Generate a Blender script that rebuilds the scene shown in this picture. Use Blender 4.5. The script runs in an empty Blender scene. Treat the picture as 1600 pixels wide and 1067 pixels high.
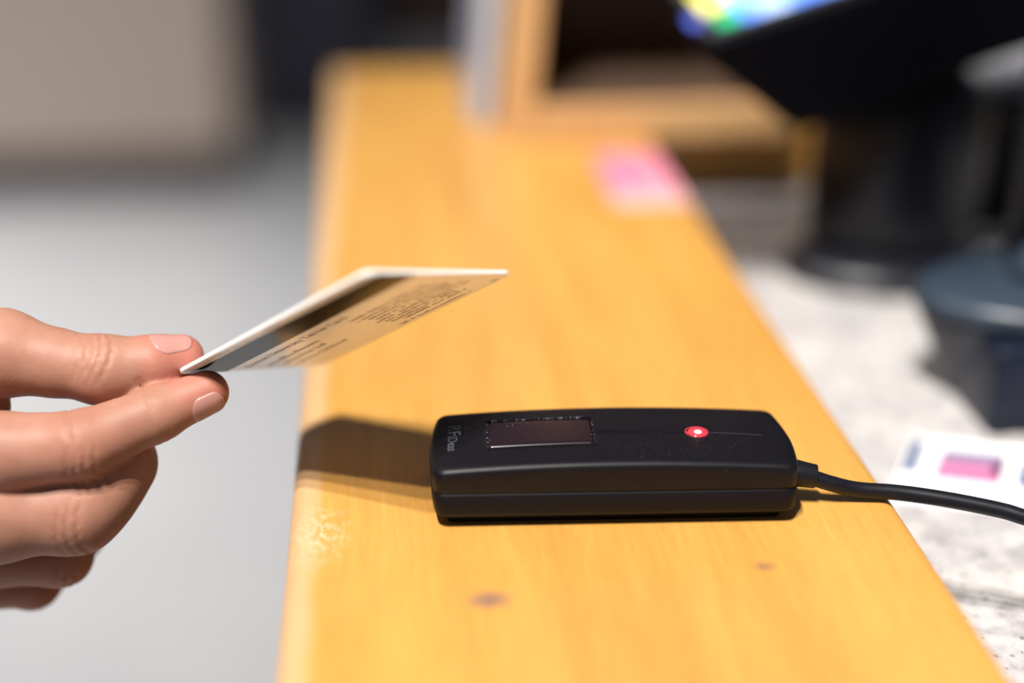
import bpy, bmesh, math, random
import numpy as np
from mathutils import Vector, Matrix
random.seed(7)
MM = 0.001
scn = bpy.context.scene
COL = scn.collection

# ------------------------------------------------------------------ camera
CAM_H = 210.0
F_PX = 2222.0
pitch = math.atan(956.5 / F_PX)                 # looking down on the counter
yaw = math.atan(218.0 / math.hypot(F_PX, 956.5))  # turned a little to the right of the ledge
cy, sy, cp, sp = math.cos(yaw), math.sin(yaw), math.cos(pitch), math.sin(pitch)
_d = np.array([-218.0, 956.5, -F_PX]); _d /= np.linalg.norm(_d)
_u = np.array([0.0, F_PX, 956.5]); _u /= np.linalg.norm(_u)
_u = _u - _u.dot(_d) * _d; _u /= np.linalg.norm(_u)
_x = np.cross(_d, _u)
cam_data = bpy.data.cameras.new('camera')
cam = bpy.data.objects.new('camera', cam_data); COL.objects.link(cam)
R3 = Matrix([[float(v) for v in _x], [float(v) for v in _d], [float(v) for v in _u]])
cam.matrix_world = Matrix.Translation((0, 0, CAM_H * MM)) @ R3.to_4x4()
cam_data.sensor_width = 36; cam_data.lens = 36 * F_PX / 1600
cam_data.clip_start = 0.01; cam_data.clip_end = 60
cam_data.dof.use_dof = True
cam_data.dof.focus_distance = 0.416
cam_data.dof.aperture_fstop = 2.0
scn.camera = cam

# ------------------------------------------------------------------ world and light
w = bpy.data.worlds.new('world'); scn.world = w; w.use_nodes = True
bg = w.node_tree.nodes['Background']
bg.inputs[0].default_value = (0.78, 0.86, 1.0, 1); bg.inputs[1].default_value = 0.13

def area_lamp(name, loc, target, size, power, color, shape='DISK', size_y=None):
    l = bpy.data.lights.new(name, 'AREA'); l.shape = shape; l.size = size
    if size_y: l.size_y = size_y
    l.energy = power; l.color = color
    o = bpy.data.objects.new(name, l); COL.objects.link(o)
    o.location = loc
    o.rotation_euler = (Vector(target) - Vector(loc)).to_track_quat('-Z', 'Y').to_euler()
    return o
# three small ceiling spot lamps in a row above and in front of the counter
TGT = (0.06, 0.37, 0.0)
for i, ly in enumerate((0.27, 0.36, 0.45)):
    area_lamp('ceiling_spot', (0.06 - 0.22 * 2.1, 0.37 - ly * 2.1, 2.1), TGT, 0.055, 38.5, (1.0, 0.95, 0.88))
# unseen spots added to brighten the floor further into the room
for nm, lx_, ly_, pw in (('floor_fill_spot', -1.0, 2.75, 400.0), ('floor_fill_spot', -2.2, 3.1, 290.0)):
    sl = bpy.data.lights.new(nm, 'SPOT'); sl.energy = pw; sl.spot_size = math.radians(62); sl.spot_blend = 1.0; sl.shadow_soft_size = 0.12; sl.color = (1.0, 0.97, 0.95)
    so = bpy.data.objects.new(nm, sl); COL.objects.link(so); so.location = (lx_, ly_, 2.4)

sl = bpy.data.lights.new('terminal_fill_spot', 'SPOT'); sl.energy = 42; sl.spot_size = math.radians(19); sl.spot_blend = 0.9; sl.shadow_soft_size = 0.04; sl.color = (1.0, 0.96, 0.9)  # unseen narrow spot added to lift the shade around the payment terminal
so = bpy.data.objects.new('terminal_fill_spot', sl); COL.objects.link(so); so.location = (-0.9, 0.78, 1.5)
so.rotation_euler = (Vector((0.2, 0.72, -0.04)) - so.location).to_track_quat('-Z', 'Y').to_euler()

vs = scn.view_settings
vs.view_transform = 'Standard'; vs.look = 'None'; vs.gamma = 1; vs.use_curve_mapping = False
vs.exposure = 0.0

# ------------------------------------------------------------------ material helpers
def mat(name, color, rough=0.5, metal=0.0, spec=0.5, coat=0.0, coat_rough=0.1, emit=None, emit_s=0.0):
    m = bpy.data.materials.new(name); m.use_nodes = True
    b = m.node_tree.nodes['Principled BSDF']
    b.inputs['Base Color'].default_value = (*color, 1)
    b.inputs['Roughness'].default_value = rough
    b.inputs['Metallic'].default_value = metal
    b.inputs['Specular IOR Level'].default_value = spec
    b.inputs['Coat Weight'].default_value = coat
    b.inputs['Coat Roughness'].default_value = coat_rough
    if emit:
        b.inputs['Emission Color'].default_value = (*emit, 1)
        b.inputs['Emission Strength'].default_value = emit_s
    return m
def N(m, kind, **kw):
    n = m.node_tree.nodes.new(kind)
    for k, v in kw.items(): setattr(n, k, v)
    return n
def LK(m, a, b): m.node_tree.links.new(a, b)
def BS(m): return m.node_tree.nodes['Principled BSDF']
def ramp(m, fac, stops):
    r = N(m, 'ShaderNodeValToRGB')
    cr = r.color_ramp
    while len(cr.elements) < len(stops): cr.elements.new(0.5)
    for e, (p, c) in zip(cr.elements, stops):
        e.position = p; e.color = (*c, 1) if len(c) == 3 else c
    LK(m, fac, r.inputs[0]); return r
def noise(m, vec, scale, detail=4, rough=0.5, dist=0.0):
    n = N(m, 'ShaderNodeTexNoise')
    n.inputs['Scale'].default_value = scale; n.inputs['Detail'].default_value = detail
    n.inputs['Roughness'].default_value = rough; n.inputs['Distortion'].default_value = dist
    if vec is not None: LK(m, vec, n.inputs['Vector'])
    return n
def mapping(m, scale=(1, 1, 1), loc=(0, 0, 0), rot=(0, 0, 0)):
    t = N(m, 'ShaderNodeTexCoord'); mp = N(m, 'ShaderNodeMapping')
    mp.inputs['Scale'].default_value = scale; mp.inputs['Location'].default_value = loc; mp.inputs['Rotation'].default_value = rot
    LK(m, t.outputs['Object'], mp.inputs['Vector']); return mp.outputs[0]
def mixc(m, fac, a, b, mode='MIX'):
    x = N(m, 'ShaderNodeMix', data_type='RGBA', blend_type=mode)
    for sock, v in ((x.inputs[0], fac), (x.inputs[6], a), (x.inputs[7], b)):
        if hasattr(v, 'links') or isinstance(v, bpy.types.NodeSocket): LK(m, v, sock)
        elif isinstance(v, (int, float)): sock.default_value = v
        else: sock.default_value = (*v, 1)
    return x.outputs[2]
def bump(m, h, strength=0.2, dist=0.001):
    b = N(m, 'ShaderNodeBump'); b.inputs['Strength'].default_value = strength; b.inputs['Distance'].default_value = dist
    LK(m, h, b.inputs['Height']); LK(m, b.outputs[0], BS(m).inputs['Normal'])
def spot_mask(m, cx, cyy, rx, ry, soft=0.5, nz=0.0, nscale=200):
    """round soft patch at a place on the surface (object space, metres)"""
    t = N(m, 'ShaderNodeTexCoord')
    mp = N(m, 'ShaderNodeMapping', vector_type='POINT')
    mp.inputs['Location'].default_value = (-cx / rx, -cyy / ry, 0)
    mp.inputs['Scale'].default_value = (1 / rx, 1 / ry, 0)
    LK(m, t.outputs['Object'], mp.inputs[0])
    ln = N(m, 'ShaderNodeVectorMath', operation='LENGTH'); LK(m, mp.outputs[0], ln.inputs[0])
    val = ln.outputs['Value']
    if nz:
        ns = noise(m, t.outputs['Object'], nscale, 4, .6)
        a = N(m, 'ShaderNodeMath', operation='MULTIPLY_ADD'); LK(m, ns.outputs[0], a.inputs[0]); a.inputs[1].default_value = nz; LK(m, val, a.inputs[2])
        s = N(m, 'ShaderNodeMath', operation='SUBTRACT'); LK(m, a.outputs[0], s.inputs[0]); s.inputs[1].default_value = nz * 0.5; val = s.outputs[0]
    mr = N(m, 'ShaderNodeMapRange'); LK(m, val, mr.inputs[0])
    mr.inputs[1].default_value = 1.0; mr.inputs[2].default_value = 1.0 - soft; mr.inputs[3].default_value = 0; mr.inputs[4].default_value = 1
    return mr.outputs[0]

# ------------------------------------------------------------------ object helpers (all lengths in mm)
def tag(o, label=None, cat=None, group=None, kind=None):
    if label: o['label'] = label
    if cat: o['category'] = cat
    if group: o['group'] = group
    if kind: o['kind'] = kind
    return o
def empty(name, loc=(0, 0, 0), rot=(0, 0, 0)):
    o = bpy.data.objects.new(name, None); COL.objects.link(o)
    o.empty_display_size = 0.02
    o.location = [c * MM for c in loc]; o.rotation_euler = rot
    return o
def mesh_obj(name, verts, faces, m, parent=None, smooth=False, loc=None, mats=None, fmat=None):
    me = bpy.data.meshes.new(name)
    me.from_pydata([[c * MM for c in v] for v in verts], [], faces)
    me.materials.append(m)
    if mats:
        for x in mats: me.materials.append(x)
    if fmat: me.polygons.foreach_set('material_index', fmat)
    if smooth: me.polygons.foreach_set('use_smooth', [True] * len(me.polygons))
    me.update()
    o = bpy.data.objects.new(name, me); COL.objects.link(o)
    if parent: o.parent = parent
    if loc: o.location = [c * MM for c in loc]
    return o
def bm_obj(name, bm, m, parent=None, smooth=False, loc=None):
    bmesh.ops.recalc_face_normals(bm, faces=bm.faces)
    me = bpy.data.meshes.new(name); bm.to_mesh(me); bm.free()
    me.transform(Matrix.Scale(MM, 4)); me.materials.append(m)
    if smooth: me.polygons.foreach_set('use_smooth', [True] * len(me.polygons))
    o = bpy.data.objects.new(name, me); COL.objects.link(o)
    if parent: o.parent = parent
    if loc: o.location = [c * MM for c in loc]
    return o
def box_bm(x0, x1, y0, y1, z0, z1, bev=0.0, seg=3, bm=None, M4=None):
    own = bmesh.new()
    r = bmesh.ops.create_cube(own, size=1)
    for v in own.verts:
        v.co = Vector(((x0 + x1) / 2 + v.co.x * (x1 - x0), (y0 + y1) / 2 + v.co.y * (y1 - y0), (z0 + z1) / 2 + v.co.z * (z1 - z0)))
    if bev: bmesh.ops.bevel(own, geom=own.edges[:], offset=bev, segments=seg, profile=0.5, affect='EDGES')
    if M4: bmesh.ops.transform(own, matrix=M4, verts=own.verts)
    if bm is None: return own
    me = bpy.data.meshes.new('tmp'); own.to_mesh(me); own.free(); bm.from_mesh(me); bpy.data.meshes.remove(me)
    return bm
def prism(outline, z0, z1, bev=0.0, seg=3, M4=None):
    bm = bmesh.new()
    vs_ = [bm.verts.new((x, y, z0)) for x, y in outline]
    f = bm.faces.new(vs_)
    r = bmesh.ops.extrude_face_region(bm, geom=[f])
    bmesh.ops.translate(bm, vec=(0, 0, z1 - z0), verts=[g for g in r['geom'] if isinstance(g, bmesh.types.BMVert)])
    bmesh.ops.recalc_face_normals(bm, faces=bm.faces)
    if bev: bmesh.ops.bevel(bm, geom=bm.edges[:], offset=bev, segments=seg, profile=0.5, affect='EDGES')
    if M4: bmesh.ops.transform(bm, matrix=M4, verts=bm.verts)
    return bm
def lathe(profile, n=64, center=(0, 0), sx=1.0, sy=1.0):
    bm = bmesh.new(); rings = []
    for r, z in profile:
        if r < 1e-6: rings.append([bm.verts.new((center[0], center[1], z))])
        else: rings.append([bm.verts.new((center[0] + sx * r * math.cos(2 * math.pi * i / n), center[1] + sy * r * math.sin(2 * math.pi * i / n), z)) for i in range(n)])
    for a, b in zip(rings, rings[1:]):
        for i in range(n):
            j = (i + 1) % n
            if len(a) == 1 and len(b) == 1: continue
            if len(a) == 1: bm.faces.new((a[0], b[i], b[j]))
            elif len(b) == 1: bm.faces.new((a[i], a[j], b[0]))
            else: bm.faces.new((a[i], a[j], b[j], b[i]))
    return bm
def catmull(pts, n=10):
    P = [Vector(p) for p in pts]; P = [2 * P[0] - P[1]] + P + [2 * P[-1] - P[-2]]; out = []
    for i in range(1, len(P) - 2):
        for k in range(n):
            t = k / n
            out.append(0.5 * ((2 * P[i]) + (-P[i - 1] + P[i + 1]) * t + (2 * P[i - 1] - 5 * P[i] + 4 * P[i + 1] - P[i + 2]) * t * t + (-P[i - 1] + 3 * P[i] - 3 * P[i + 1] + P[i + 2]) * t ** 3))
    out.append(P[-2]); return out
def tube(pts, radii, n=24, cap=True):
    bm = bmesh.new(); rings = []
    up = Vector((0, 0, 1))
    for i, p in enumerate(pts):
        d = (pts[min(i + 1, len(pts) - 1)] - pts[max(i - 1, 0)]).normalized()
        s = d.cross(up).normalized(); t = s.cross(d).normalized()
        r = radii[i] if isinstance(radii, list) else radii
        rings.append([bm.verts.new(p + r * (math.cos(2 * math.pi * k / n) * s + math.sin(2 * math.pi * k / n) * t)) for k in range(n)])
    for a, b in zip(rings, rings[1:]):
        for k in range(n): bm.faces.new((a[k], a[(k + 1) % n], b[(k + 1) % n], b[k]))
    if cap: bm.faces.new(rings[0][::-1]); bm.faces.new(rings[-1])
    return bm
def auto_smooth(o, ang=35):
    me = o.data
    me.polygons.foreach_set('use_smooth', [True] * len(me.polygons))
    b = bmesh.new(); b.from_mesh(me)
    for e in b.edges:
        if len(e.link_faces) == 2 and e.calc_face_angle(0) > math.radians(ang): e.smooth = False
    b.to_mesh(me); b.free(); return o
def text_mesh(name, body, size, m, parent, M4, extrude=0.02, align='LEFT', width=None, bold=0.0):
    """lettering as a thin mesh; M4 places it (mm) in the parent's space"""
    c = bpy.data.curves.new('lettering', 'FONT'); c.body = body; c.size = size; c.extrude = extrude; c.align_x = align
    c.resolution_u = 3; c.offset = bold
    t = bpy.data.objects.new('lettering', c); COL.objects.link(t)
    dg = bpy.context.evaluated_depsgraph_get(); dg.update()
    me = bpy.data.meshes.new_from_object(t.evaluated_get(dg))
    bpy.data.objects.remove(t)
    if width:
        xs = [v.co.x for v in me.vertices]; k = width / (max(xs) - min(xs))
        me.transform(Matrix.Diagonal((k, 1, 1, 1)))
    me.transform(M4); me.transform(Matrix.Scale(MM, 4))
    me.materials.clear(); me.materials.append(m)
    o = bpy.data.objects.new(name, me); COL.objects.link(o); o.parent = parent
    return o

# ------------------------------------------------------------------ materials
def wood_material():
    m = mat('honey_maple', (0.7, 0.36, 0.08), 0.38, coat=0.25, coat_rough=0.22)
    v = mapping(m, (22, 1.6, 22)); n1 = noise(m, v, 3.2, 5, .55, .6)
    v2 = mapping(m, (9, 2.5, 9)); n2 = noise(m, v2, 2.0, 3, .5, .3)
    v3 = mapping(m, (600, 45, 600)); n3 = noise(m, v3, 1.0, 3, .6)
    c1 = ramp(m, n1.outputs[0], [(0.3, (0.56, 0.285, 0.062)), (0.5, (0.605, 0.318, 0.071)), (0.7, (0.645, 0.35, 0.083))])
    c2 = ramp(m, n2.outputs[0], [(0.32, (0.94, 0.9, 0.88)), (0.62, (1.0, 1.0, 1.0))])
    c3 = ramp(m, n3.outputs[0], [(0.35, (0.90, 0.88, 0.84)), (0.6, (1.0, 1.0, 1.0))])
    col = mixc(m, 1.0, c1.outputs[0], c2.outputs[0], 'MULTIPLY')
    col = mixc(m, 0.8, col, c3.outputs[0], 'MULTIPLY')
    # two small dark knots and a rubbed pale patch by the front edge
    col = mixc(m, spot_mask(m, 0.0225, 0.3155, 0.0075, 0.0055, 0.8, 0.5, 300), col, (0.27, 0.145, 0.10))
    col = mixc(m, spot_mask(m, 0.0985, 0.325, 0.004, 0.003, 0.8, 0.4, 300), col, (0.33, 0.17, 0.075))
    wm = spot_mask(m, -0.024, 0.352, 0.011, 0.020, 0.9, 1.2, 330)
    wn = noise(m, mapping(m, (1, .6, 1)), 520, 4, .6); wr = ramp(m, wn.outputs[0], [(0.46, (0, 0, 0)), (0.56, (1, 1, 1))])
    wf = N(m, 'ShaderNodeMath', operation='MULTIPLY'); LK(m, wm, wf.inputs[0]); LK(m, wr.outputs[0], wf.inputs[1])
    col = mixc(m, wf.outputs[0], col, (0.68, 0.46, 0.27))
    # varnish worn pale along the front arris
    t = N(m, 'ShaderNodeTexCoord'); sx = N(m, 'ShaderNodeSeparateXYZ'); LK(m, t.outputs['Object'], sx.inputs[0])
    en = noise(m, mapping(m, (60, 18, 60)), 1.5, 4, .6)
    ad = N(m, 'ShaderNodeMath', operation='MULTIPLY_ADD'); LK(m, en.outputs[0], ad.inputs[0]); ad.inputs[1].default_value = 0.004; LK(m, sx.outputs[0], ad.inputs[2])
    er = N(m, 'ShaderNodeMapRange'); LK(m, ad.outputs[0], er.inputs[0])
    er.inputs[1].default_value = -0.0240; er.inputs[2].default_value = -0.0200; er.inputs[3].default_value = 0.5; er.inputs[4].default_value = 0
    col = mixc(m, er.outputs[0], col, (0.66, 0.46, 0.30))
    LK(m, col, BS(m).inputs['Base Color'])
    bump(m, n3.outputs[0], 0.12, 0.0004)
    return m
WOOD = wood_material()
def box_wood(name, c0, c1, rough=0.5):
    m = mat(name, c0, rough); n = noise(m, mapping(m, (30, 3, 30)), 4, 4, .6)
    r = ramp(m, n.outputs[0], [(0.35, c0), (0.65, c1)]); LK(m, r.outputs[0], BS(m).inputs['Base Color']); return m
PLY = box_wood('pale_plywood', (0.52, 0.30, 0.13), (0.62, 0.38, 0.17))
DARKWOOD = box_wood('dark_brown_wood', (0.035, 0.014, 0.009), (0.055, 0.024, 0.014), 0.55)  # dark brown for the inside back of the display box
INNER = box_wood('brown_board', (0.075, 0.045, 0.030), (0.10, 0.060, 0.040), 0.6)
def granite_material():
    m = mat('speckled_granite', (0.5, 0.48, 0.48), 0.35, coat=0.1)
    v = mapping(m)
    n1 = noise(m, v, 120, 5, .65); n2 = noise(m, v, 420, 4, .7); n3 = noise(m, v, 35, 3, .5)
    base = ramp(m, n1.outputs[0], [(0.38, (0.44, 0.42, 0.43)), (0.5, (0.58, 0.56, 0.56)), (0.62, (0.66, 0.64, 0.63))])
    spk = ramp(m, n2.outputs[0], [(0.30, (0.10, 0.10, 0.12)), (0.40, (1, 1, 1))])
    clus = ramp(m, n3.outputs[0], [(0.42, (0.82, 0.82, 0.85)), (0.58, (1, 1, 1))])
    vo = N(m, 'ShaderNodeTexVoronoi'); vo.inputs['Scale'].default_value = 170; LK(m, v, vo.inputs['Vector'])
    vr = ramp(m, vo.outputs['Distance'], [(0.10, (0.22, 0.22, 0.26)), (0.22, (1, 1, 1))])
    c = mixc(m, 1.0, base.outputs[0], spk.outputs[0], 'MULTIPLY')
    c = mixc(m, 0.8, c, vr.outputs[0], 'MULTIPLY')
    c = mixc(m, 1.0, c, clus.outputs[0], 'MULTIPLY')
    LK(m, c, BS(m).inputs['Base Color']); return m
GRANITE = granite_material()
def plastic(name, col, rough, nz=0.15, sc=2500, spec=0.5):
    m = mat(name, col, rough, spec=spec); n = noise(m, mapping(m), sc, 2, .6); bump(m, n.outputs[0], nz, 0.0001); return m
BLACK = plastic('black_textured_plastic', (0.0045, 0.004, 0.006), 0.5, spec=0.2)
def dusty_black():
    m = plastic('black_dusty_plastic', (0.0045, 0.004, 0.006), 0.42, spec=0.24)
    n = noise(m, mapping(m), 1500, 2, .6); n2 = noise(m, mapping(m), 60, 3, .6)
    r = ramp(m, n.outputs[0], [(0.66, (0, 0, 0)), (0.74, (1, 1, 1))]); r2 = ramp(m, n2.outputs[0], [(0.45, (0, 0, 0)), (0.7, (1, 1, 1))])
    f = N(m, 'ShaderNodeMath', operation='MULTIPLY'); LK(m, r.outputs[0], f.inputs[0]); LK(m, r2.outputs[0], f.inputs[1])
    c = mixc(m, f.outputs[0], (0.0045, 0.004, 0.0065), (0.08, 0.085, 0.11)); LK(m, c, BS(m).inputs['Base Color']); return m
DUSTY = dusty_black()
GLOSSB = mat('glossy_black_label', (0.012, 0.005, 0.008), 0.22)
RUBBER = plastic('black_rubber', (0.006, 0.006, 0.010), 0.42, 0.1, spec=0.3)
DARKP = mat('dark_navy_plastic', (0.010, 0.011, 0.018), 0.4)
CARDW = mat('white_card_plastic', (0.93, 0.93, 0.94), 0.25, coat=0.5, coat_rough=0.08)
STRIPE = mat('black_magnetic_stripe', (0.006, 0.005, 0.007), 0.12, spec=0.13)
INK = mat('dark_grey_ink', (0.07, 0.065, 0.065), 0.4)
INKL = mat('pale_brown_ink', (0.30, 0.24, 0.20), 0.45)

# ------------------------------------------------------------------ floor and far walls
def floor_material():
    m = mat('pale_floor_tile', (0.5, 0.5, 0.52), 0.32)
    n = noise(m, mapping(m), 3, 4, .6)
    r = ramp(m, n.outputs[0], [(0.3, (0.50, 0.51, 0.53)), (0.7, (0.58, 0.58, 0.59))])
    LK(m, r.outputs[0], BS(m).inputs['Base Color']); return m
tag(mesh_obj('floor', [(-6000, -1500, -1050), (4000, -1500, -1050), (4000, 6500, -1050), (-6000, 6500, -1050)], [(0, 1, 2, 3)], floor_material()), kind='structure')
WALLM = box_wood('dark_brown_wall', (0.030, 0.010, 0.008), (0.042, 0.016, 0.012), 0.6)
tag(bm_obj('wall_back', box_bm(-6000, 4000, 6200, 6300, -1050, 1500), WALLM), kind='structure')

# beige cabinet across the room
t = empty('display_cabinet', (-1300, 4080, -1050))
tag(t, 'beige cabinet with dark plinth standing on pale floor, far left background', 'cabinet')
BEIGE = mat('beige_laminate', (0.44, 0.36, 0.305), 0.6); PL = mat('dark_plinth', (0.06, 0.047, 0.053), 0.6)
bm_obj('body', box_bm(-1700, 855, -30, 620, 140, 1250, 8), BEIGE, t)
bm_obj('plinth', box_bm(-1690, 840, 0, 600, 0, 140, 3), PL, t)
bm_obj('top_board', box_bm(-1720, 875, -50, 640, 1250, 1285, 6), BEIGE, t)
# navy cabinet behind the counter end
t = empty('tall_cabinet', (-210, 4750, -1050))
tag(t, 'tall dark navy cabinet standing behind far end of the wooden ledge', 'cabinet')
NAVY = mat('navy_laminate', (0.012, 0.012, 0.030), 0.5)
bm_obj('body', box_bm(-215, 170, 0, 500, 60, 1700, 6), NAVY, t)
for s in (-1, 1): bm_obj('door', box_bm(-22 + (-186 if s < 0 else 3), -22 + (-3 if s < 0 else 186), -18, 0, 80, 1680, 4), NAVY, t)
bm_obj('plinth', box_bm(-205, 160, 12, 490, 0, 60, 2), mat('black_plinth', (0.01, 0.01, 0.015), .5), t)

# ------------------------------------------------------------------ counter
bmc = prism([(-28, -380), (147, -380), (147, 800), (620, 800), (620, 965), (-36, 965)], -40, 0, 5.5, 5)
ledge = auto_smooth(bm_obj('counter_ledge', bmc, WOOD), 50)
tag(ledge, 'long honey-coloured wooden counter ledge with worn left edge', 'counter')
tag(auto_smooth(bm_obj('granite_worktop', box_bm(147.5, 700, -380, 799.5, -72, -40, 1.5), GRANITE), 50), 'light grey speckled granite worktop beside the wooden ledge', 'worktop')
t = empty('service_counter', (300, 290, -1050)); tag(t, 'panelled counter body carrying the wooden ledge and granite', 'counter body')
CB = box_wood('counter_panel_wood', (0.42, 0.21, 0.07), (0.5, 0.26, 0.09))
bm_obj('front_panel', box_bm(-310, -290, -660, 660, 80, 1010), CB, t)
bm_obj('carcass', box_bm(-290, 390, -660, 660, 80, 977), CB, t)
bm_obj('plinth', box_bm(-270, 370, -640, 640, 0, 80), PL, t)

# pink sticker on the ledge
def sticker():
    m = mat('pink_print', (0.8, 0.2, 0.35), 0.4)
    n = noise(m, mapping(m, (120, 12, 1)), 1.5, 4, .6, .5)
    r = ramp(m, n.outputs[0], [(0.35, (0.62, 0.10, 0.24)), (0.5, (0.80, 0.22, 0.38)), (0.68, (0.86, 0.45, 0.52))])
    tc = N(m, 'ShaderNodeTexCoord'); sp_ = N(m, 'ShaderNodeSeparateXYZ'); LK(m, tc.outputs['Object'], sp_.inputs[0])
    mr = N(m, 'ShaderNodeMapRange'); LK(m, sp_.outputs[1], mr.inputs[0]); mr.inputs[1].default_value = 0.006; mr.inputs[2].default_value = 0.040; mr.inputs[3].default_value = 0.85; mr.inputs[4].default_value = 0
    c = mixc(m, mr.outputs[0], r.outputs[0], (0.78, 0.48, 0.42)); LK(m, c, BS(m).inputs['Base Color'])
    o = bm_obj('sticker', prism([(0, 0), (38, -1), (36.5, 92), (2.5, 93)], 0, 0.3, 0, 1), m, None, loc=(107, 643, 0.02))
    tag(o, 'pink printed sticker on right edge of wooden ledge', 'sticker')
sticker()

# wooden display box at the ledge end
t = empty('display_box', (60, 760, 0)); tag(t, 'open wooden display box standing at far end of ledge', 'box')
tilt = Matrix.Rotation(math.radians(5), 4, 'Y')
bm_obj('side_panel', box_bm(2, 20, 0, 130, 0, 230, 1.2, M4=tilt), PLY, t)
bm_obj('side_panel', box_bm(150, 166, 0, 130, 0, 230, 1.2), PLY, t)
bm_obj('base_board', box_bm(12, 151, 1, 129, 0.4, 20, 1.0), PLY, t)
bm_obj('inner_floor', box_bm(22, 149, 8, 121, 20, 21.5), INNER, t)  # inside floor, a darker brown than the base board
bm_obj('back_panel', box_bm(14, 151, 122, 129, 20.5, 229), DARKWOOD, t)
bm_obj('shelf', box_bm(24, 149, 4, 121, 150, 162, 1), PLY, t)
# white-blue booklet leaning against it
def booklet():
    m = mat('blue_white_cover', (0.45, 0.5, 0.62), 0.35)
    n = noise(m, mapping(m, (20, 20, 14)), 2, 3, .5); r = ramp(m, n.outputs[0], [(0.35, (0.10, 0.16, 0.36)), (0.6, (0.36, 0.40, 0.50))]); LK(m, r.outputs[0], BS(m).inputs['Base Color'])
    t = empty('booklet', (47, 800, 0), (0, math.radians(5), 0)); tag(t, 'blue and white booklet propped against left side of wooden display box', 'booklet')
    bm_obj('cover', box_bm(0, 1, 0, 90, 1.5, 150), m, t); bm_obj('cover', box_bm(11, 12, 0, 90, 0.5, 150), m, t)
    bm_obj('pages', box_bm(1, 11, 1, 88, 1.5, 148), mat('paper_block', (0.42, 0.45, 0.52), .6), t)
booklet()

# ------------------------------------------------------------------ payment terminal on its stand
def terminal():
    t = empty('payment_terminal', (245, 650, -40)); tag(t, 'large black payment terminal tilted on a rounded stand, keys glowing', 'payment terminal')
    # foot and rounded column
    bm_obj('stand_foot', lathe([(0, 0), (50, 0), (52, 3), (50, 9), (40, 13), (0, 14)], 64, (0, 0), 0.98, 0.75), DARKP, t, True)
    prof = [(0, 12), (36, 12), (38, 20), (38.5, 60), (38, 78), (35, 90), (28, 99), (18, 105), (0, 108)]
    bm_obj('stand_column', lathe(prof, 64, (5, 8), 1.12, 0.8), mat('black_satin_column', (0.003, 0.003, 0.006), 0.3, spec=0.3), t, True)
    # tilting head
    M = Matrix.Translation((-108, -48, 126)) @ Matrix.Rotation(math.radians(-17), 4, 'Y') @ Matrix.Rotation(math.radians(9), 4, 'X')
    out = [(0, 6), (6, 0), (215, 0), (223, 8), (223, 92), (215, 100), (6, 100), (0, 94)]
    side = [(0, 0), (225, 0), (225, -52), (120, -52), (60, -58), (32, -56), (4, -16), (-3, -8)]
    bm = bmesh.new()
    vs_ = [bm.verts.new((x, 0, z)) for x, z in side]; f = bm.faces.new(vs_)
    r = bmesh.ops.extrude_face_region(bm, geom=[f]); bmesh.ops.translate(bm, vec=(0, 95, 0), verts=[g for g in r['geom'] if isinstance(g, bmesh.types.BMVert)])
    bmesh.ops.recalc_face_normals(bm, faces=bm.faces)
    bmesh.ops.bevel(bm, geom=bm.edges[:], offset=4, segments=4, profile=0.5, affect='EDGES')
    h = auto_smooth(bm_obj('housing', bm, mat('black_terminal_plastic', (0.0012, 0.0012, 0.003), 0.5, spec=0.05), t), 40)
    h.matrix_basis = Matrix.Translation([c * MM for c in M.translation]) @ M.to_3x3().to_4x4()
    def on_top(name, x0, x1, y0, y1, z0, z1, m, bev=0.3, parent=h):
        return bm_obj(name, box_bm(x0, x1, y0, y1, z0, z1, bev), m, parent)
    on_top('bezel', 3, 218, 4, 91, 0.0, 1.2, mat('grey_bezel', (0.03, 0.035, 0.045), 0.35))
    scr = mat('lit_screen', (0.1, 0.2, 0.5), 0.2, emit=(0.25, 0.45, 1.0), emit_s=1.9)
    n = noise(scr, mapping(scr, (22, 9, 1)), 2, 3, .5)
    r = ramp(scr, n.outputs[0], [(0.36, (0.04, 0.12, 0.75)), (0.5, (0.16, 0.34, 0.95)), (0.62, (0.75, 0.85, 1.0))]); LK(scr, r.outputs[0], BS(scr).inputs['Emission Color'])
    s = on_top('screen', 20, 205, 8, 60, 1.0, 1.6, scr)
    cols = [('blue', (0.06, 0.10, 0.55), .9), ('yellow', (0.80, 0.72, 0.15), 1.0), ('green', (0.0, 0.45, 0.18), 1.0)]
    for (cn, c, e), (x0, x1, y0, y1) in zip(cols, [(-1, 4, 16, 28), (7, 18, 26, 56), (10, 19, 8, 20)]):
        k = on_top('key', x0, x1, y0, y1, 1.0, 2.6, mat('lit_key_' + cn, c, 0.4, emit=c, emit_s=e), .5)
        k['label'] = 'glowing %s key' % cn
terminal()
# white receipt curl under the terminal's far side
pr = empty('receipt_holder', (296, 700, -40)); tag(pr, 'white paper roll on a black holder, behind black terminal and beside pole', 'paper holder')
bm_obj('holder_body', box_bm(-34, 84, 8, 92, 0, 62, 4), mat('black_holder_plastic', (0.003, 0.003, 0.006), 0.5, spec=0.15), pr)
bm_obj('paper_roll', tube([Vector((-18, 66, 81)), Vector((70, 66, 81))], 19, 40), mat('white_paper', (0.80, 0.81, 0.88), 0.6), pr)

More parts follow.
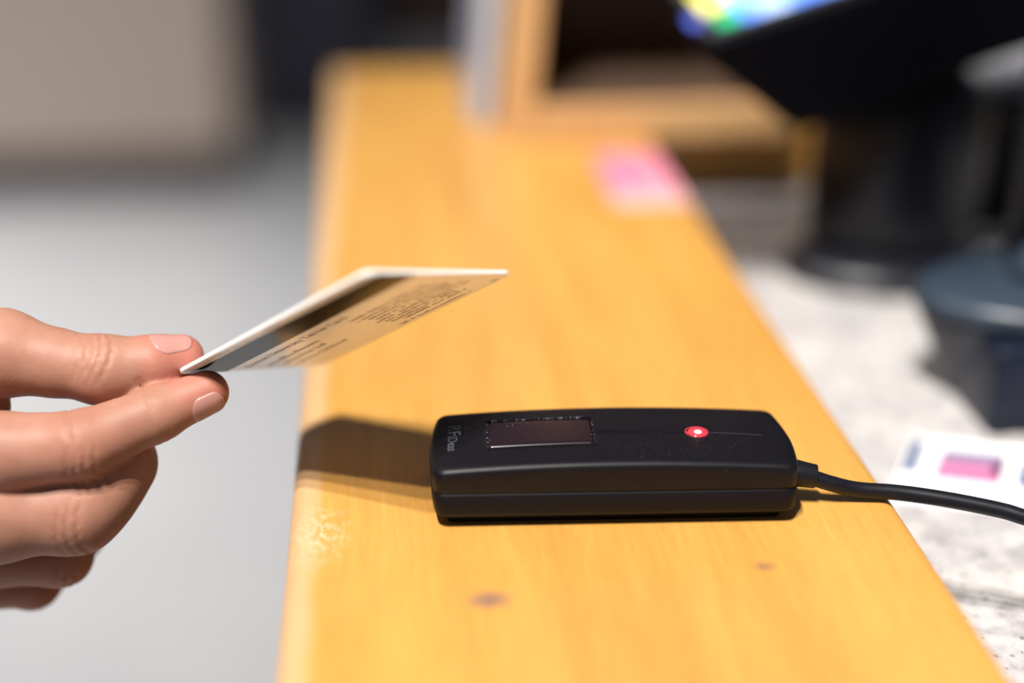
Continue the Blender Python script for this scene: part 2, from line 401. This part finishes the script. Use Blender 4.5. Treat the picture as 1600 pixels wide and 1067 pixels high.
# ------------------------------------------------------------------ pole on a stepped base
def pole():
    t = empty('pole_stand', (290, 512, -40)); tag(t, 'dark grey pole rising from stepped oval base at right frame edge', 'stand')
    SM = mat('slate_plastic', (0.050, 0.054, 0.068), 0.45, spec=0.3); RM = mat('blue_grey_rim', (0.030, 0.045, 0.068), 0.35, spec=0.4)
    bm_obj('base_body', lathe([(0, 0), (60, 0), (63, 2), (70, 15), (79, 34), (80, 38), (0, 38)], 72, (0, 0), 1, .53), SM, t, True)
    bm_obj('rim', lathe([(0, 37), (79, 37), (82, 39), (82, 43), (77, 47), (0, 47)], 72, (0, 0), 1, .53), RM, t, True)
    bm_obj('collar', lathe([(0, 46), (54, 46), (56, 49), (54, 56), (45, 61), (0, 62)], 72, (14, 4), 1, .5), RM, t, True)
    bm_obj('pole', lathe([(0, 44), (13, 44), (13, 520), (0, 520)], 48, (-21, 28)), mat('dark_grey_pole', (0.014, 0.013, 0.019), 0.45, spec=0.3), t, True)
    auto_smooth(bm_obj('drawer_box', box_bm(-64, 60, -43, 0, 0.5, 36, 2.5), mat('navy_black_box', (0.006, 0.010, 0.024), 0.35, spec=0.3), t), 40)
pole()

# ------------------------------------------------------------------ printed leaflet on the granite
def leaflet():
    a = math.atan2(-15.2, 43.7)
    t = empty('leaflet', (171.5, 425, -39.9), (0, 0, a)); tag(t, 'white leaflet with pink and navy pictures lying on granite behind cable', 'leaflet')
    sh = 0.26
    q = lambda x, y: (x + sh * y * 0 + y * 0.18, y)
    bm_obj('sheet', prism([q(-1, 0), q(95, 0), q(95, 52), q(0, 52)], 0, 0.8), mat('white_leaflet_paper', (0.93, 0.94, 0.97), 0.45), t)
    def patch(name, x0, x1, y0, y1, c, z=0.8, lab=None, b=0):
        o = bm_obj(name, prism([q(x0, y0), q(x1, y0), q(x1, y1), q(x0, y1)], z, z + .05 + b), mat(name + '_ink', c, 0.45), t)
        if lab: o['label'] = lab
    patch('picture', 0.5, 5, 22, 49, (0.05, 0.09, 0.22), lab='navy picture')
    patch('picture', 12, 35, 20, 44, (0.62, 0.20, 0.38), lab='pink picture')
    patch('picture', 12.2, 34.8, 34, 43.8, (0.26, 0.22, 0.36), .86, lab='violet-grey upper band of the pink picture')
    patch('picture', 31.5, 35, 25, 38, (0.12, 0.03, 0.10), .92, lab='dark corner of the pink picture')
    patch('picture', 41, 62, 20, 40, (0.05, 0.10, 0.26), lab='navy picture')
leaflet()

# ------------------------------------------------------------------ card reader
RY = math.radians(-3.2)
L_, W_ = 103.5, 38.0
def reader():
    t = empty('card_reader', (9.6, 351.6, 0.0), (0, 0, RY))
    tag(t, 'black desktop card reader with red light lying on wooden ledge', 'card reader')
    def outline(inset, n_side=14, rc=3.0, back=0.0):
        """closed outline, counter-clockwise; ends bulge a little"""
        pts = []
        x0, x1, y0, y1 = inset, L_ - inset, inset, W_ - inset
        r = max(0.4, rc - inset * 0.4)
        def corner(cx, cyy, a0):
            for k in range(7):
                a = a0 + (math.pi / 2) * k / 6
                pts.append((cx + r * math.cos(a), cyy + r * math.sin(a)))
        corner(x1 - r, y0 + r, -math.pi / 2)
        for k in range(1, n_side): pts.append((x1, y0 + r + (y1 - y0 - 2 * r) * k / n_side))
        corner(x1 - r, y1 - r, 0)
        for k in range(1, 30): pts.append((x1 - r - (x1 - x0 - 2 * r) * k / 30, y1))
        corner(x0 + r, y1 - r, math.pi / 2)
        for k in range(1, n_side): pts.append((x0, y1 - r - (y1 - y0 - 2 * r) * k / n_side))
        corner(x0 + r, y0 + r, math.pi)
        for k in range(1, 30): pts.append((x0 + r + (x1 - x0 - 2 * r) * k / 30, y0))
        out = []
        for x, y in pts:
            v = (y - W_ / 2) / (W_ / 2)
            b = 1.8 * (1 - v * v)
            s = (x - L_ / 2) / (L_ / 2)
            xx = x + b * (max(0, s) ** 3 - max(0, -s) ** 3)
            # rear corners pulled in slightly
            if v > 0: xx -= 1.0 * v * (max(0, s) ** 3) - 0.5 * v * (max(0, -s) ** 3)
            out.append((xx, y))
        return out
    def crown(x): return 2.0 * (1 - ((x - L_ / 2) / (L_ / 2)) ** 2)
    def shell(name, layers, m, top=None, bottom=True):
        bm = bmesh.new(); rings = []
        for inset, z, cw in layers:
            rings.append([bm.verts.new((x, y, z + cw * crown(x))) for x, y in outline(inset)])
        for a, b in zip(rings, rings[1:]):
            n = len(a)
            for i in range(n): bm.faces.new((a[i], a[(i + 1) % n], b[(i + 1) % n], b[i]))
        if bottom: bm.faces.new(rings[0][::-1])
        if top:
            bm.faces.new(rings[-1])
        return auto_smooth(bm_obj(name, bm, m, t), 55)
    shell('lower_shell', [(4.5, 0.3, 0), (4.2, 1.6, 0), (1.5, 3.7, 0), (0.8, 4.3, 0), (0.5, 5.2, 0), (0.35, 11.0, 0), (0.7, 11.4, 0), (3, 11.5, 0)], BLACK, top=True)
    # upper shell: crowned top with a soft front arris
    lay = [(0.9, 11.55, 0), (0.45, 11.8, 0), (0.3, 12.4, 0), (0.2, 15.0, .35), (0.25, 16.8, .9), (0.5, 17.7, 1), (1.1, 18.35, 1), (1.9, 18.65, 1), (3.2, 18.85, 1)]
    for k in range(1, 12): lay.append((3.2 + k * 1.3, 18.85 + 0.30 * (1 - (1 - k / 11) ** 2), 1))
    up = shell('upper_shell', lay, DUSTY, top=True)
    def top_z(x, y):
        d = min(x, L_ - x, y, W_ - y); k = min(1, max(0, (d - 3.2) / 14.3))
        return 18.85 + 0.30 * (1 - (1 - k) ** 2) + crown(x)
    # recessed label window
    def draped(name, outl, lift, m, parent, nx=24, ny=8, thick=0.1):
        (x0, x1, y0, y1, skew) = outl; V = []; F = []
        for j in range(ny + 1):
            for i in range(nx + 1):
                y = y0 + (y1 - y0) * j / ny; x = x0 + (x1 - x0) * i / nx
                V.append((x, y, top_z(x, y) + lift))
        for j in range(ny):
            for i in range(nx):
                a = j * (nx + 1) + i; F.append((a, a + 1, a + nx + 2, a + nx + 1))
        o = mesh_obj(name, V, F, m, parent, True)
        sm = o.modifiers.new('thickness', 'SOLIDIFY'); sm.thickness = thick * MM; sm.offset = -1
        return o
    draped('label_window', (15.5, 46.2, 12.0, 28.6, 0), 0.12, GLOSSB, t)
    # glue residue and raised rim round the window
    GL = mat('grey_glue', (0.22, 0.23, 0.27), 0.6)
    GD = mat('dark_rim', (0.010, 0.011, 0.015), 0.5, spec=0.12)
    def ring(name, x0, x1, y0, y1, wd, h, m):
        bm = bmesh.new(); P = []
        path = [(x0, y0), (x1, y0), (x1, y1), (x0, y1)]
        loop = []
        for a, b in zip(path, path[1:] + path[:1]):
            for k in range(12): loop.append((a[0] + (b[0] - a[0]) * k / 12, a[1] + (b[1] - a[1]) * k / 12))
        cx, cyy = (x0 + x1) / 2, (y0 + y1) / 2
        def ringv(off, lift):
            out = []
            for x, y in loop:
                sx_ = 1 if x > cx else -1; sy_ = 1 if y > cyy else -1
                ex = off * sx_ if abs(x - x0) < 1e-6 or abs(x - x1) < 1e-6 else 0
                ey = off * sy_ if abs(y - y0) < 1e-6 or abs(y - y1) < 1e-6 else 0
                out.append(bm.verts.new((x + ex, y + ey, top_z(x, y) + lift)))
            return out
        r0, r1, r2, r3 = ringv(0, 0.0), ringv(0, h), ringv(wd, h), ringv(wd, 0)
        for a, b in ((r0, r1), (r1, r2), (r2, r3)):
            for i in range(len(a)): bm.faces.new((a[i], a[(i + 1) % len(a)], b[(i + 1) % len(a)], b[i]))
        return bm_obj(name, bm, m, t)
    ring('window_rim', 15.1, 46.6, 11.6, 29.0, 0.35, 0.30, GD)
    bm = bmesh.new()
    rr = random.Random(3)
    for k in range(95):
        e = rr.random()
        if e < 0.5: x, y = rr.uniform(15, 46.8), 28.9 + rr.gauss(0, .22)
        elif e < .68: x, y = 15.3 + rr.gauss(0, .3), rr.uniform(12, 29)
        elif e < .8: x, y = 46.5 + rr.gauss(0, .2), rr.uniform(12, 29)
        else: x, y = rr.uniform(14, 48), rr.uniform(10, 30)
        s = rr.uniform(0.06, 0.20) * (0.6 if e > .8 else 1)
        M4 = Matrix.Translation((x, y, top_z(x, y) + 0.15 + s * .2)) @ Matrix.Diagonal((s * rr.uniform(.8, 2.2), s, s * .5, 1))
        bmesh.ops.create_icosphere(bm, subdivisions=1, radius=1, matrix=M4)
    g = bm_obj('glue_flecks', bm, GL, t); g['kind'] = 'stuff'
    # red status light: dished bezel, lens, hot spot
    lx, lyy = 76.8, 18.9; lz = top_z(lx, lyy)
    bz = bm_obj('status_light', lathe([(3.5, lz - 0.05), (3.55, lz + 0.18), (3.3, lz + 0.22), (3.05, lz + 0.05), (2.9, lz - .02), (0, lz - .01)], 48, (lx, lyy)), mat('red_ring', (0.18, 0.02, 0.03), .25, emit=(1.0, 0.05, 0.08), emit_s=0.28), t, True)
    bm_obj('lens', lathe([(2.7, lz + .02), (2.5, lz + .3), (1.6, lz + .55), (0, lz + .65)], 40, (lx, lyy - .1)), mat('red_lens', (0.6, 0.02, 0.03), .15, emit=(1.0, 0.045, 0.06), emit_s=1.1), bz, True)
    bm_obj('diode', lathe([(1.15, lz + .5), (.9, lz + .75), (0, lz + .9)], 24, (lx + .2, lyy - .8)), mat('white_hot_diode', (1, .7, .6), .2, emit=(1.0, 0.50, 0.38), emit_s=5.0), bz, True)
    # moulded hairline from the light to the cable end
    bm = bmesh.new(); 
    V = []; F = []
    for i in range(40):
        x = 80.8 + i * (98.5 - 80.8) / 39; y = 18.9 - 0.012 * i
        z = top_z(x, y); V += [(x, y - .07, z + .03), (x, y + .07, z + .03)]
    F = [(2 * i, 2 * i + 2, 2 * i + 3, 2 * i + 1) for i in range(39)]
    bm.free(); sc_ = mesh_obj('scored_line', V, F, mat('scratch_grey', (0.10, 0.10, 0.12), .5), t); 
    # maker's lettering printed across the left end
    LET = mat('faded_grey_print', (0.085, 0.09, 0.115), .5)
    for body, size, yy, wd in (('RF', 5.4, 28.2, 6.2), ('IDeas', 4.0, 21.3, 9.0)):
        M4 = Matrix.Translation((3.9, yy, 19.1 + crown(5) + 0.0)) @ Matrix.Rotation(-math.radians(90), 4, 'Z')
        o = text_mesh('printed_lettering', body, size, LET, t, M4, 0.05, width=wd, bold=0.05)
        for v in o.data.vertices:
            v.co.z += (top_z(v.co.x / MM, v.co.y / MM) + .05 - (19.1 + crown(5))) * MM
    # strain relief and cable
    inv = t.matrix_basis.inverted() if False else None
    c, s = math.cos(-RY), math.sin(-RY)
    def loc(p): x, y = p[0] - 9.6, p[1] - 351.6; return Vector((x * c - y * s, x * s + y * c, p[2]))
    b0 = [(111.5, 360.6, 9.8), (116, 359.8, 9.2), (119.5, 359.3, 8.6), (121.8, 359.0, 8.2), (121.9, 359.0, 8.2)]
    bt = tube([loc(p) for p in b0], [4.2, 4.0, 3.7, 3.55, 3.1], 32)
    auto_smooth(bm_obj('strain_relief', bt, RUBBER, t), 40)
    wp = [(120, 359.2, 8.2), (126.6, 358.2, 6.0), (134.7, 358.0, 3.7), (147, 356.4, 2.9), (160.2, 352.7, 2.0), (173.9, 348, 0.6), (180.4, 345.1, -0.5), (196.4, 337.8, -4), (215, 326, -12), (240, 310, -28), (262, 298, -37.2), (300, 280, -37.6), (380, 262, -37.6)]
    bm_obj('cable', tube(catmull([loc(p) for p in wp], 10), 2.35, 28), RUBBER, t, True)
reader()

# ------------------------------------------------------------------ the card
cA = np.array([-63.97, 385.94, 36.44]); cB = np.array([-6.49, 338.67, 83.62]); cC = np.array([34.19, 373.69, 69.2])
cu = (cB - cA); cu /= np.linalg.norm(cu); cv = (cC - cB); cv -= cv.dot(cu) * cu; cv /= np.linalg.norm(cv); cn = np.cross(cu, cv)
def card():
    t = bpy.data.objects.new('identity_card', None); COL.objects.link(t); t.empty_display_size = .02
    Mx = Matrix([[cu[i] * 1.03, cv[i] * 1.03, cn[i] * 1.03, cA[i] * MM] for i in range(3)] + [[0, 0, 0, 1]])
    t.matrix_world = Mx
    tag(t, 'white plastic identity card with black magnetic stripe held between fingers', 'card')
    LW, LH, r = 85.6, 54.0, 3.2
    pts = []
    for cx, cyy, a0 in ((LW - r, r, -90), (LW - r, LH - r, 0), (r, LH - r, 90), (r, r, 180)):
        for k in range(9):
            a = math.radians(a0 + 90 * k / 8); pts.append((cx + r * math.cos(a), cyy + r * math.sin(a)))
    bm = prism(pts, 0, 1.15)
    bmesh.ops.bevel(bm, geom=[e for e in bm.edges if abs(e.verts[0].co.z - e.verts[1].co.z) < 1e-6], offset=0.1, segments=2, affect='EDGES')
    auto_smooth(bm_obj('card_body', bm, CARDW, t), 50)
    # the back faces down (-z): print sits on z = 0
    bm_obj('magnetic_stripe', box_bm(0.0, LW, 4.4, 17.6, -0.03, 0.01), STRIPE, t)
    # reading direction +u, letter tops towards the stripe (-v), seen from below
    def P(x, y): return Matrix.Translation((x, y, -0.02)) @ Matrix.Rotation(math.pi, 4, 'X')
    text_mesh('printed_text', 'Boston University Terrier Card', 4.6, INK, t, P(3.5, 23.8), 0.012, width=46)
    rr = random.Random(5)
    def scribble(name, rows, m):
        """rows of print too small to read: broken strokes"""
        bm = bmesh.new()
        for x0, x1, y, h in rows:
            x = x0
            while x < x1:
                if rr.random() < 0.14: x += h * .55; continue
                wd = h * rr.uniform(.25, .55); tall = h * rr.choice((.62, .62, .66, 1, 1))
                xe = min(x + wd, x1)
                for (a, b, c_, d) in ((x, x + wd * .32, y - tall, y), (xe - wd * .3, xe, y - tall * rr.choice((.6, 1)), y)):
                    box_bm(a, b, c_, d, -0.03, 0.005, bm=bm)
                if rr.random() < .7:
                    yy = y - tall * rr.choice((0.1, .55, 1.0)); box_bm(x, xe, yy - h * .06, yy + h * .06, -0.03, .005, bm=bm)
                x = xe + h * .2
        return bm_obj(name, bm, m, t)
    scribble('printed_text', [(10, 46, 3.3, 1.7)], INKL)
    scribble('printed_text', [(4, 29, 31.0, 2.6), (4, 25, 36.0, 2.4), (4, 29, 41.5, 2.2)], INK)
    rows = [(46, 77, 28.4, 1.9), (45, 79, 31.4, 1.9), (46, 80, 34.2, 1.9), (47, 79, 37.0, 1.9), (44, 80, 39.8, 1.9), (45, 80, 42.4, 1.9), (45, 72, 45.0, 1.9), (46, 74, 47.6, 1.8), (42, 71, 51.4, 1.8), (79, 81.5, 52.4, 1.9)]
    scribble('printed_text', rows, INKL)
card()

# ------------------------------------------------------------------ the hand: one continuous surface from a distance field
HAND = {
 'thumb': [(-63.45, 396.14, 37.68, 6.59), (-71.79, 393.15, 36.44, 8.24), (-86.21, 392.02, 36.13, 9.68), (-101.14, 394.29, 38.19, 9.47), (-115.25, 396.55, 40.67, 12.36), (-147.18, 403.14, 30.98, 16.48)],
 'index': [(-55.42, 384.6, 30.98, 6.49), (-70.04, 379.76, 26.86, 7.93), (-90.84, 372.55, 21.31, 9.79), (-113.81, 373.69, 19.34, 11.53), (-138.85, 379.45, 11.83, 13.39)],
 'middle': [(-82.91, 404.16, 9.35, 7.21), (-82.14, 383.69, 9.09, 8.8), (-88.59, 377.68, 4.14, 10.9), (-95.03, 373.66, -0.81, 11.4), (-118.55, 372.65, 0.48, 13.6), (-144, 381.1, -11.56, 12.88)],
 'ring': [(-104.86, 416.53, -20.52, 7.01), (-102.59, 402.84, -25.67, 7.83), (-104.34, 386.05, -23.09, 9.27), (-123.91, 388, -22.67, 9.79), (-145.23, 390.78, -25.98, 12.36)],
 'pinky': [(-110.73, 422.71, -33.49, 6.18), (-110.62, 411.17, -39.26, 6.8), (-116.8, 396.14, -38.75, 8.04), (-127.31, 397.38, -38.03, 8.24), (-145.54, 398.41, -39.57, 10.3)],
}
PALM = [((-138.85, 381.1, 11.83, 13.39), (-203.94, 405.82, -0.12, 19.57)), ((-144, 382.13, -11.56, 13.39), (-208.06, 409.94, -10.42, 19.57)),
        ((-145.23, 391.4, -25.98, 12.36), (-211.15, 414.06, -16.6, 18.54)), ((-145.54, 398.61, -39.57, 10.82), (-214.24, 418.18, -22.78, 17.51)),
        ((-147.18, 403.14, 30.98, 15.45), (-201.88, 409.94, 1.94, 20.6)), ((-206, 407.88, -4.24, 21.63), (-339.9, 449.08, -37.2, 26.78)), ((-212.18, 416.12, -20.72, 19.57), (-339.9, 455.26, -49.56, 25.75)),
        ((-121.54, 394.49, 24.6, 6.69), (-142.14, 389.34, 16.36, 9.27))]
def cone(P, a, b):
    a3 = np.array(a[:3]); ba = np.array(b[:3]) - a3
    pa = P - a3
    h = np.clip((pa @ ba) / (ba @ ba), 0, 1)
    return np.sqrt(((pa - h[..., None] * ba) ** 2).sum(-1)) - (a[3] + (b[3] - a[3]) * h)
def smin(a, b, k):
    h = np.maximum(k - np.abs(a - b), 0) / k
    return np.minimum(a, b) - h * h * k * 0.25
def knuckle_frame(j, prev, nxt, dors):
    ax = np.array(nxt[:3]) - np.array(prev[:3]); ax /= np.linalg.norm(ax)
    d = np.array(dors, float); d -= d.dot(ax) * ax; d /= np.linalg.norm(d)
    return np.array(j[:3]), ax, d, np.cross(ax, d)
TOCAM = -np.array([-100, 370, -190.0]) ; TOCAM = np.array([0.22, -0.86, 0.45]); TOCAM /= np.linalg.norm(TOCAM)
CREASE = []
# (centre, axis, dorsal, offsets along the axis, depth, curvature, half-angle reach)
def add_creases(j, prev, nxt, dors, offs, depth, width=0.55, curv=0.03, reach=0.35):
    o, ax, d, s = knuckle_frame(j, prev, nxt, dors)
    for q in offs: CREASE.append((o, ax, d, s, q, depth, width, curv, reach, j[3]))
H_ = HAND
add_creases(H_['index'][2], H_['index'][3], H_['index'][1], (0.3, -0.80, -0.52), (-4.6, -2.2, 0.4, 3.4), 0.42, 0.5, 0.035, 0.45)
add_creases(H_['middle'][3], H_['middle'][4], H_['middle'][2], (0.3, -0.9, -0.15), (-5.2, -2.6, 0.5), 0.42, 0.5, 0.03, 0.4)
add_creases(H_['ring'][2], H_['ring'][3], H_['ring'][1], (0.3, -0.9, -0.2), (-4.5, -2.0, 0.8), 0.38, 0.5, 0.03, 0.4)
add_creases(H_['pinky'][2], H_['pinky'][3], H_['pinky'][1], (0.3, -0.9, -0.2), (-3.0, 0.0), 0.3, 0.5, 0.03, 0.4)
add_creases(H_['thumb'][2], H_['thumb'][3], H_['thumb'][1], (0.1, -0.55, 0.82), (-4.0, -1.6, 1.2, 4.0), 0.50, 0.6, -0.045, 0.45)
add_creases(H_['index'][1], H_['index'][2], H_['index'][0], (0.3, -0.6, -0.75), (-1.0, 0.9), 0.22, 0.45, 0.03, 0.5)
# flexion folds on the palm side of the index finger
add_creases(H_['index'][2], H_['index'][3], H_['index'][1], (-0.1, -0.15, 1.0), (-0.5,), 0.55, 0.6, 0.0, 0.3)
add_creases(H_['index'][1], H_['index'][2], H_['index'][0], (-0.2, 0.0, 1.0), (-0.5,), 0.45, 0.6, 0.0, 0.3)
def finger_sdf(P, ch, k=3.0):
    d = None
    for a, b in zip(ch, ch[1:]):
        c = cone(P, a, b); d = c if d is None else smin(d, c, k)
    return d
def hand_sdf(P):
    fs = [finger_sdf(P, HAND[n], 7.0 if n == 'middle' else 3.0) for n in ('index', 'middle', 'ring', 'pinky')]
    # knuckle swell
    d = fs[0]
    for f in fs[1:]: d = smin(d, f, 1.3)
    pal = None
    for a, b in PALM:
        c = cone(P, a, b); pal = c if pal is None else smin(pal, c, 9.0)
    d = smin(d, pal, 5.0)
    d = smin(d, finger_sdf(P, HAND['thumb'], 4.5), 1.5)
    for o, ax, dd, s, q, dep, wd, cv_, reach, r in CREASE:
        pa = P - o; t = pa @ ax; u_ = pa @ s; v_ = pa @ dd
        ang = v_ / np.sqrt(u_ * u_ + v_ * v_ + 1e-3)
        m = np.clip((ang - reach) / 0.35, 0, 1) * (np.abs(t) < 12) * (np.sqrt(u_ * u_ + v_ * v_) < r * 1.5) * (v_ > 0)
        g = np.exp(-((t - q - cv_ * u_ * u_ + 0.3 * np.sin(u_ * 1.7 + q * 3)) / wd) ** 2)
        d = d + dep * m * g
    return d
def surface_nets(lo, hi, h):
    n = [int(math.ceil((b - a) / h)) + 1 for a, b in zip(lo, hi)]
    xs = [lo[i] + h * np.arange(n[i]) for i in range(3)]
    S = np.empty(n, np.float32)
    Y, Z = np.meshgrid(xs[1], xs[2], indexing='ij')
    for i in range(0, n[0], 4):
        sl = xs[0][i:i + 4]
        P = np.empty((len(sl), n[1], n[2], 3)); P[..., 0] = sl[:, None, None]; P[..., 1] = Y; P[..., 2] = Z
        S[i:i + 4] = hand_sdf(P)
    ins = S < 0
    c = [n[0] - 1, n[1] - 1, n[2] - 1]
    cnt = np.zeros(c, np.int16); acc = np.zeros(c + [3], np.float32)
    corners = [(a, b, d) for a in (0, 1) for b in (0, 1) for d in (0, 1)]
    def sub(A, o): return A[o[0]:o[0] + c[0], o[1]:o[1] + c[1], o[2]:o[2] + c[2]]
    for a in corners:
        for ax in range(3):
            if a[ax] == 1: continue
            b = list(a); b[ax] = 1
            sa, sb = sub(S, a), sub(S, b); cr = (sa < 0) != (sb < 0)
            t = np.where(cr, sa / np.where(cr, sa - sb, 1), 0)
            cnt += cr
            for k in range(3): acc[..., k] += np.where(cr, a[k] + (t if k == ax else 0), 0)
    act = cnt > 0
    idx = -np.ones(c, np.int64); I = np.argwhere(act); idx[act] = np.arange(len(I))
    V = (acc[act] / cnt[act][:, None] + I) * h + np.array(lo)
    Q = []
    for ax in range(3):
        b, d = [(1, 2), (2, 0), (0, 1)][ax]
        sh = list(n); sh[ax] -= 1
        A = np.take(ins, range(n[ax] - 1), ax); B = np.take(ins, range(1, n[ax]), ax)
        E = np.argwhere(A != B); ok = (E[:, b] > 0) & (E[:, d] > 0) & (E[:, b] < c[b]) & (E[:, d] < c[d]); E = E[ok]
        flip = A[tuple(E.T)]
        def at(db, dd):
            e = E.copy(); e[:, b] -= db; e[:, d] -= dd; return idx[tuple(e.T)]
        q = np.stack([at(1, 1), at(0, 1), at(0, 0), at(1, 0)], 1)
        q = np.where(flip[:, None], q, q[:, ::-1]); Q.append(q)
    return V, np.concatenate(Q)
def skin_material():
    m = mat('skin', (0.7, 0.42, 0.31), 0.52, spec=0.32)
    a = N(m, 'ShaderNodeAttribute', attribute_name='redness'); b2 = N(m, 'ShaderNodeAttribute', attribute_name='fold')
    n = noise(m, mapping(m), 90, 4, .6); n2 = noise(m, mapping(m), 900, 3, .6)
    base = ramp(m, n.outputs[0], [(0.3, (0.35, 0.165, 0.112)), (0.7, (0.43, 0.215, 0.152))])
    c = mixc(m, a.outputs['Fac'], base.outputs[0], (0.54, 0.13, 0.10))
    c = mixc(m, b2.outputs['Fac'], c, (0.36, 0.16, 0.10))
    LK(m, c, BS(m).inputs['Base Color'])
    s = BS(m); s.inputs['Subsurface Weight'].default_value = 0.22; s.inputs['Subsurface Radius'].default_value = (1.0, 0.35, 0.2); s.inputs['Subsurface Scale'].default_value = 0.0022
    vo = N(m, 'ShaderNodeTexVoronoi'); vo.inputs['Scale'].default_value = 1500; vo.feature = 'DISTANCE_TO_EDGE'; LK(m, mapping(m, (1, 1, .5)), vo.inputs['Vector'])
    mth = N(m, 'ShaderNodeMath', operation='MULTIPLY_ADD'); LK(m, vo.outputs['Distance'], mth.inputs[0]); mth.inputs[1].default_value = 0.6; LK(m, n2.outputs[0], mth.inputs[2])
    bump(m, mth.outputs[0], 0.22, 0.0003)
    return m
def build_hand():
    V, Q = surface_nets((-355, 354, -86), (-44, 491, 66), 0.72)
    me = bpy.data.meshes.new('person')
    root = np.array([-206.0, 408.0, -4.0])
    me.vertices.add(len(V)); me.vertices.foreach_set('co', ((V - root) * MM).ravel())
    me.loops.add(Q.size); me.loops.foreach_set('vertex_index', Q.ravel().astype(np.int32))
    me.polygons.add(len(Q)); me.polygons.foreach_set('loop_start', np.arange(0, Q.size, 4, dtype=np.int32)); me.polygons.foreach_set('loop_total', np.full(len(Q), 4, np.int32))
    me.polygons.foreach_set('use_smooth', [True] * len(Q))
    me.update(); me.validate()
    me.materials.append(skin_material())
    red = np.zeros(len(V))
    for nme, rr_, amt in (('thumb', 17, .60), ('index', 13, .45), ('middle', 13, .4), ('ring', 12, .35), ('pinky', 12, .35)):
        d = np.linalg.norm(V - np.array(HAND[nme][0][:3]), axis=1); red = np.maximum(red, amt * np.clip(1 - d / rr_, 0, 1) ** .6)
    for nme in ('middle', 'ring', 'pinky', 'index'):
        d = np.linalg.norm(V - np.array(HAND[nme][3 if nme == 'middle' else 2][:3]), axis=1); red = np.maximum(red, .22 * np.clip(1 - d / 15, 0, 1))
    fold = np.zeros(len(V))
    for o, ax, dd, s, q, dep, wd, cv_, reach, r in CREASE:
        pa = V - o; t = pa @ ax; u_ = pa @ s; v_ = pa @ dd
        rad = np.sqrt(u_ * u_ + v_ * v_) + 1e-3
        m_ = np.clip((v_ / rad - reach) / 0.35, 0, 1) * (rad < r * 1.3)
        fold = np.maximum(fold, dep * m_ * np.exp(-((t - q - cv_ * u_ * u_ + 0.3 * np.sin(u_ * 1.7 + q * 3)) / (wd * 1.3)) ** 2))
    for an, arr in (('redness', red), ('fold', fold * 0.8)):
        at = me.attributes.new(an, 'FLOAT', 'POINT'); at.data.foreach_set('value', arr.astype(np.float32))
    o = bpy.data.objects.new('person', me); COL.objects.link(o); o.location = [c * MM for c in root]
    tag(o, "person's right hand reaching from left, pinching white card between thumb and index finger", 'person')
    NAIL = mat('pink_nail', (0.50, 0.24, 0.21), 0.4, coat=0.15, coat_rough=0.15)
    nb = BS(NAIL); nb.inputs['Subsurface Weight'].default_value = 0.2; nb.inputs['Subsurface Radius'].default_value = (1, .4, .3); nb.inputs['Subsurface Scale'].default_value = .001
    def grad(P):
        e = .05; g = np.stack([hand_sdf(P + np.eye(3)[i] * e) - hand_sdf(P - np.eye(3)[i] * e) for i in range(3)], -1)
        return g / np.linalg.norm(g, axis=-1, keepdims=True)
    def nail(ch, dors, t0, t1, half, lift=0.12):
        tip, p = np.array(ch[0][:3]), np.array(ch[1][:3]); r = ch[0][3]
        ax = (tip - p); L = np.linalg.norm(ax); ax /= L
        d = np.array(dors, float); d -= d.dot(ax) * ax; d /= np.linalg.norm(d); s = np.cross(ax, d)
        nu, nv = 18, 16; P = np.empty((nv + 1, nu + 1, 3)); edge = np.empty((nv + 1, nu + 1))
        for j in range(nv + 1):
            f = j / nv; t_ = t0 + (t1 - t0) * f
            wv = half * min(1, (1 - max(0, (0.28 - f) / 0.28) ** 2 * .35)) * (1 - max(0, (f - .72) / .28) ** 2 * .4)
            for i in range(nu + 1):
                g = -1 + 2 * i / nu
                a = wv * g
                tt = t_ - 0.8 * g * g * (1 if f > .5 else -1) * abs(f - .5) * 2
                P[j, i] = p + ax * tt + (r + 1.5) * (math.cos(a) * d + math.sin(a) * s)
                edge[j, i] = max(abs(g), abs(2 * f - 1) if f < .5 else 0)
        for _ in range(12):
            P = P - grad(P) * (hand_sdf(P) - lift * np.clip(1.0 - 2.2 * np.clip(edge - .55, 0, 1), -0.5, 1))[..., None] * .9
        Vn = (P.reshape(-1, 3) - root)
        F = []
        for j in range(nv):
            for i in range(nu):
                a = j * (nu + 1) + i; F.append((a, a + 1, a + nu + 2, a + nu + 1))
        n_ = mesh_obj('fingernail', [tuple(map(float, v)) for v in Vn], F, NAIL, o, True)
        sm = n_.modifiers.new('thickness', 'SOLIDIFY'); sm.thickness = 0.14 * MM; sm.offset = 0
        n_['label'] = 'glossy pink nail'
    Lt = 8.6
    nail(HAND['thumb'], (0.05, -0.12, 0.99), 0.8, Lt + 6.2, 0.80)
    nail(HAND['index'], (0.62, -0.70, -0.36), 9.5, 15.3 + 5.6, 0.85)
    nail(HAND['middle'], (0.3, -0.1, -0.9), 8, 14 + 5, 0.85)
    nail(HAND['ring'], (0.4, 0.1, -0.9), 8, 14 + 5, 0.85)
    nail(HAND['pinky'], (0.4, 0.1, -0.9), 7, 12 + 4.5, 0.85)
build_hand()
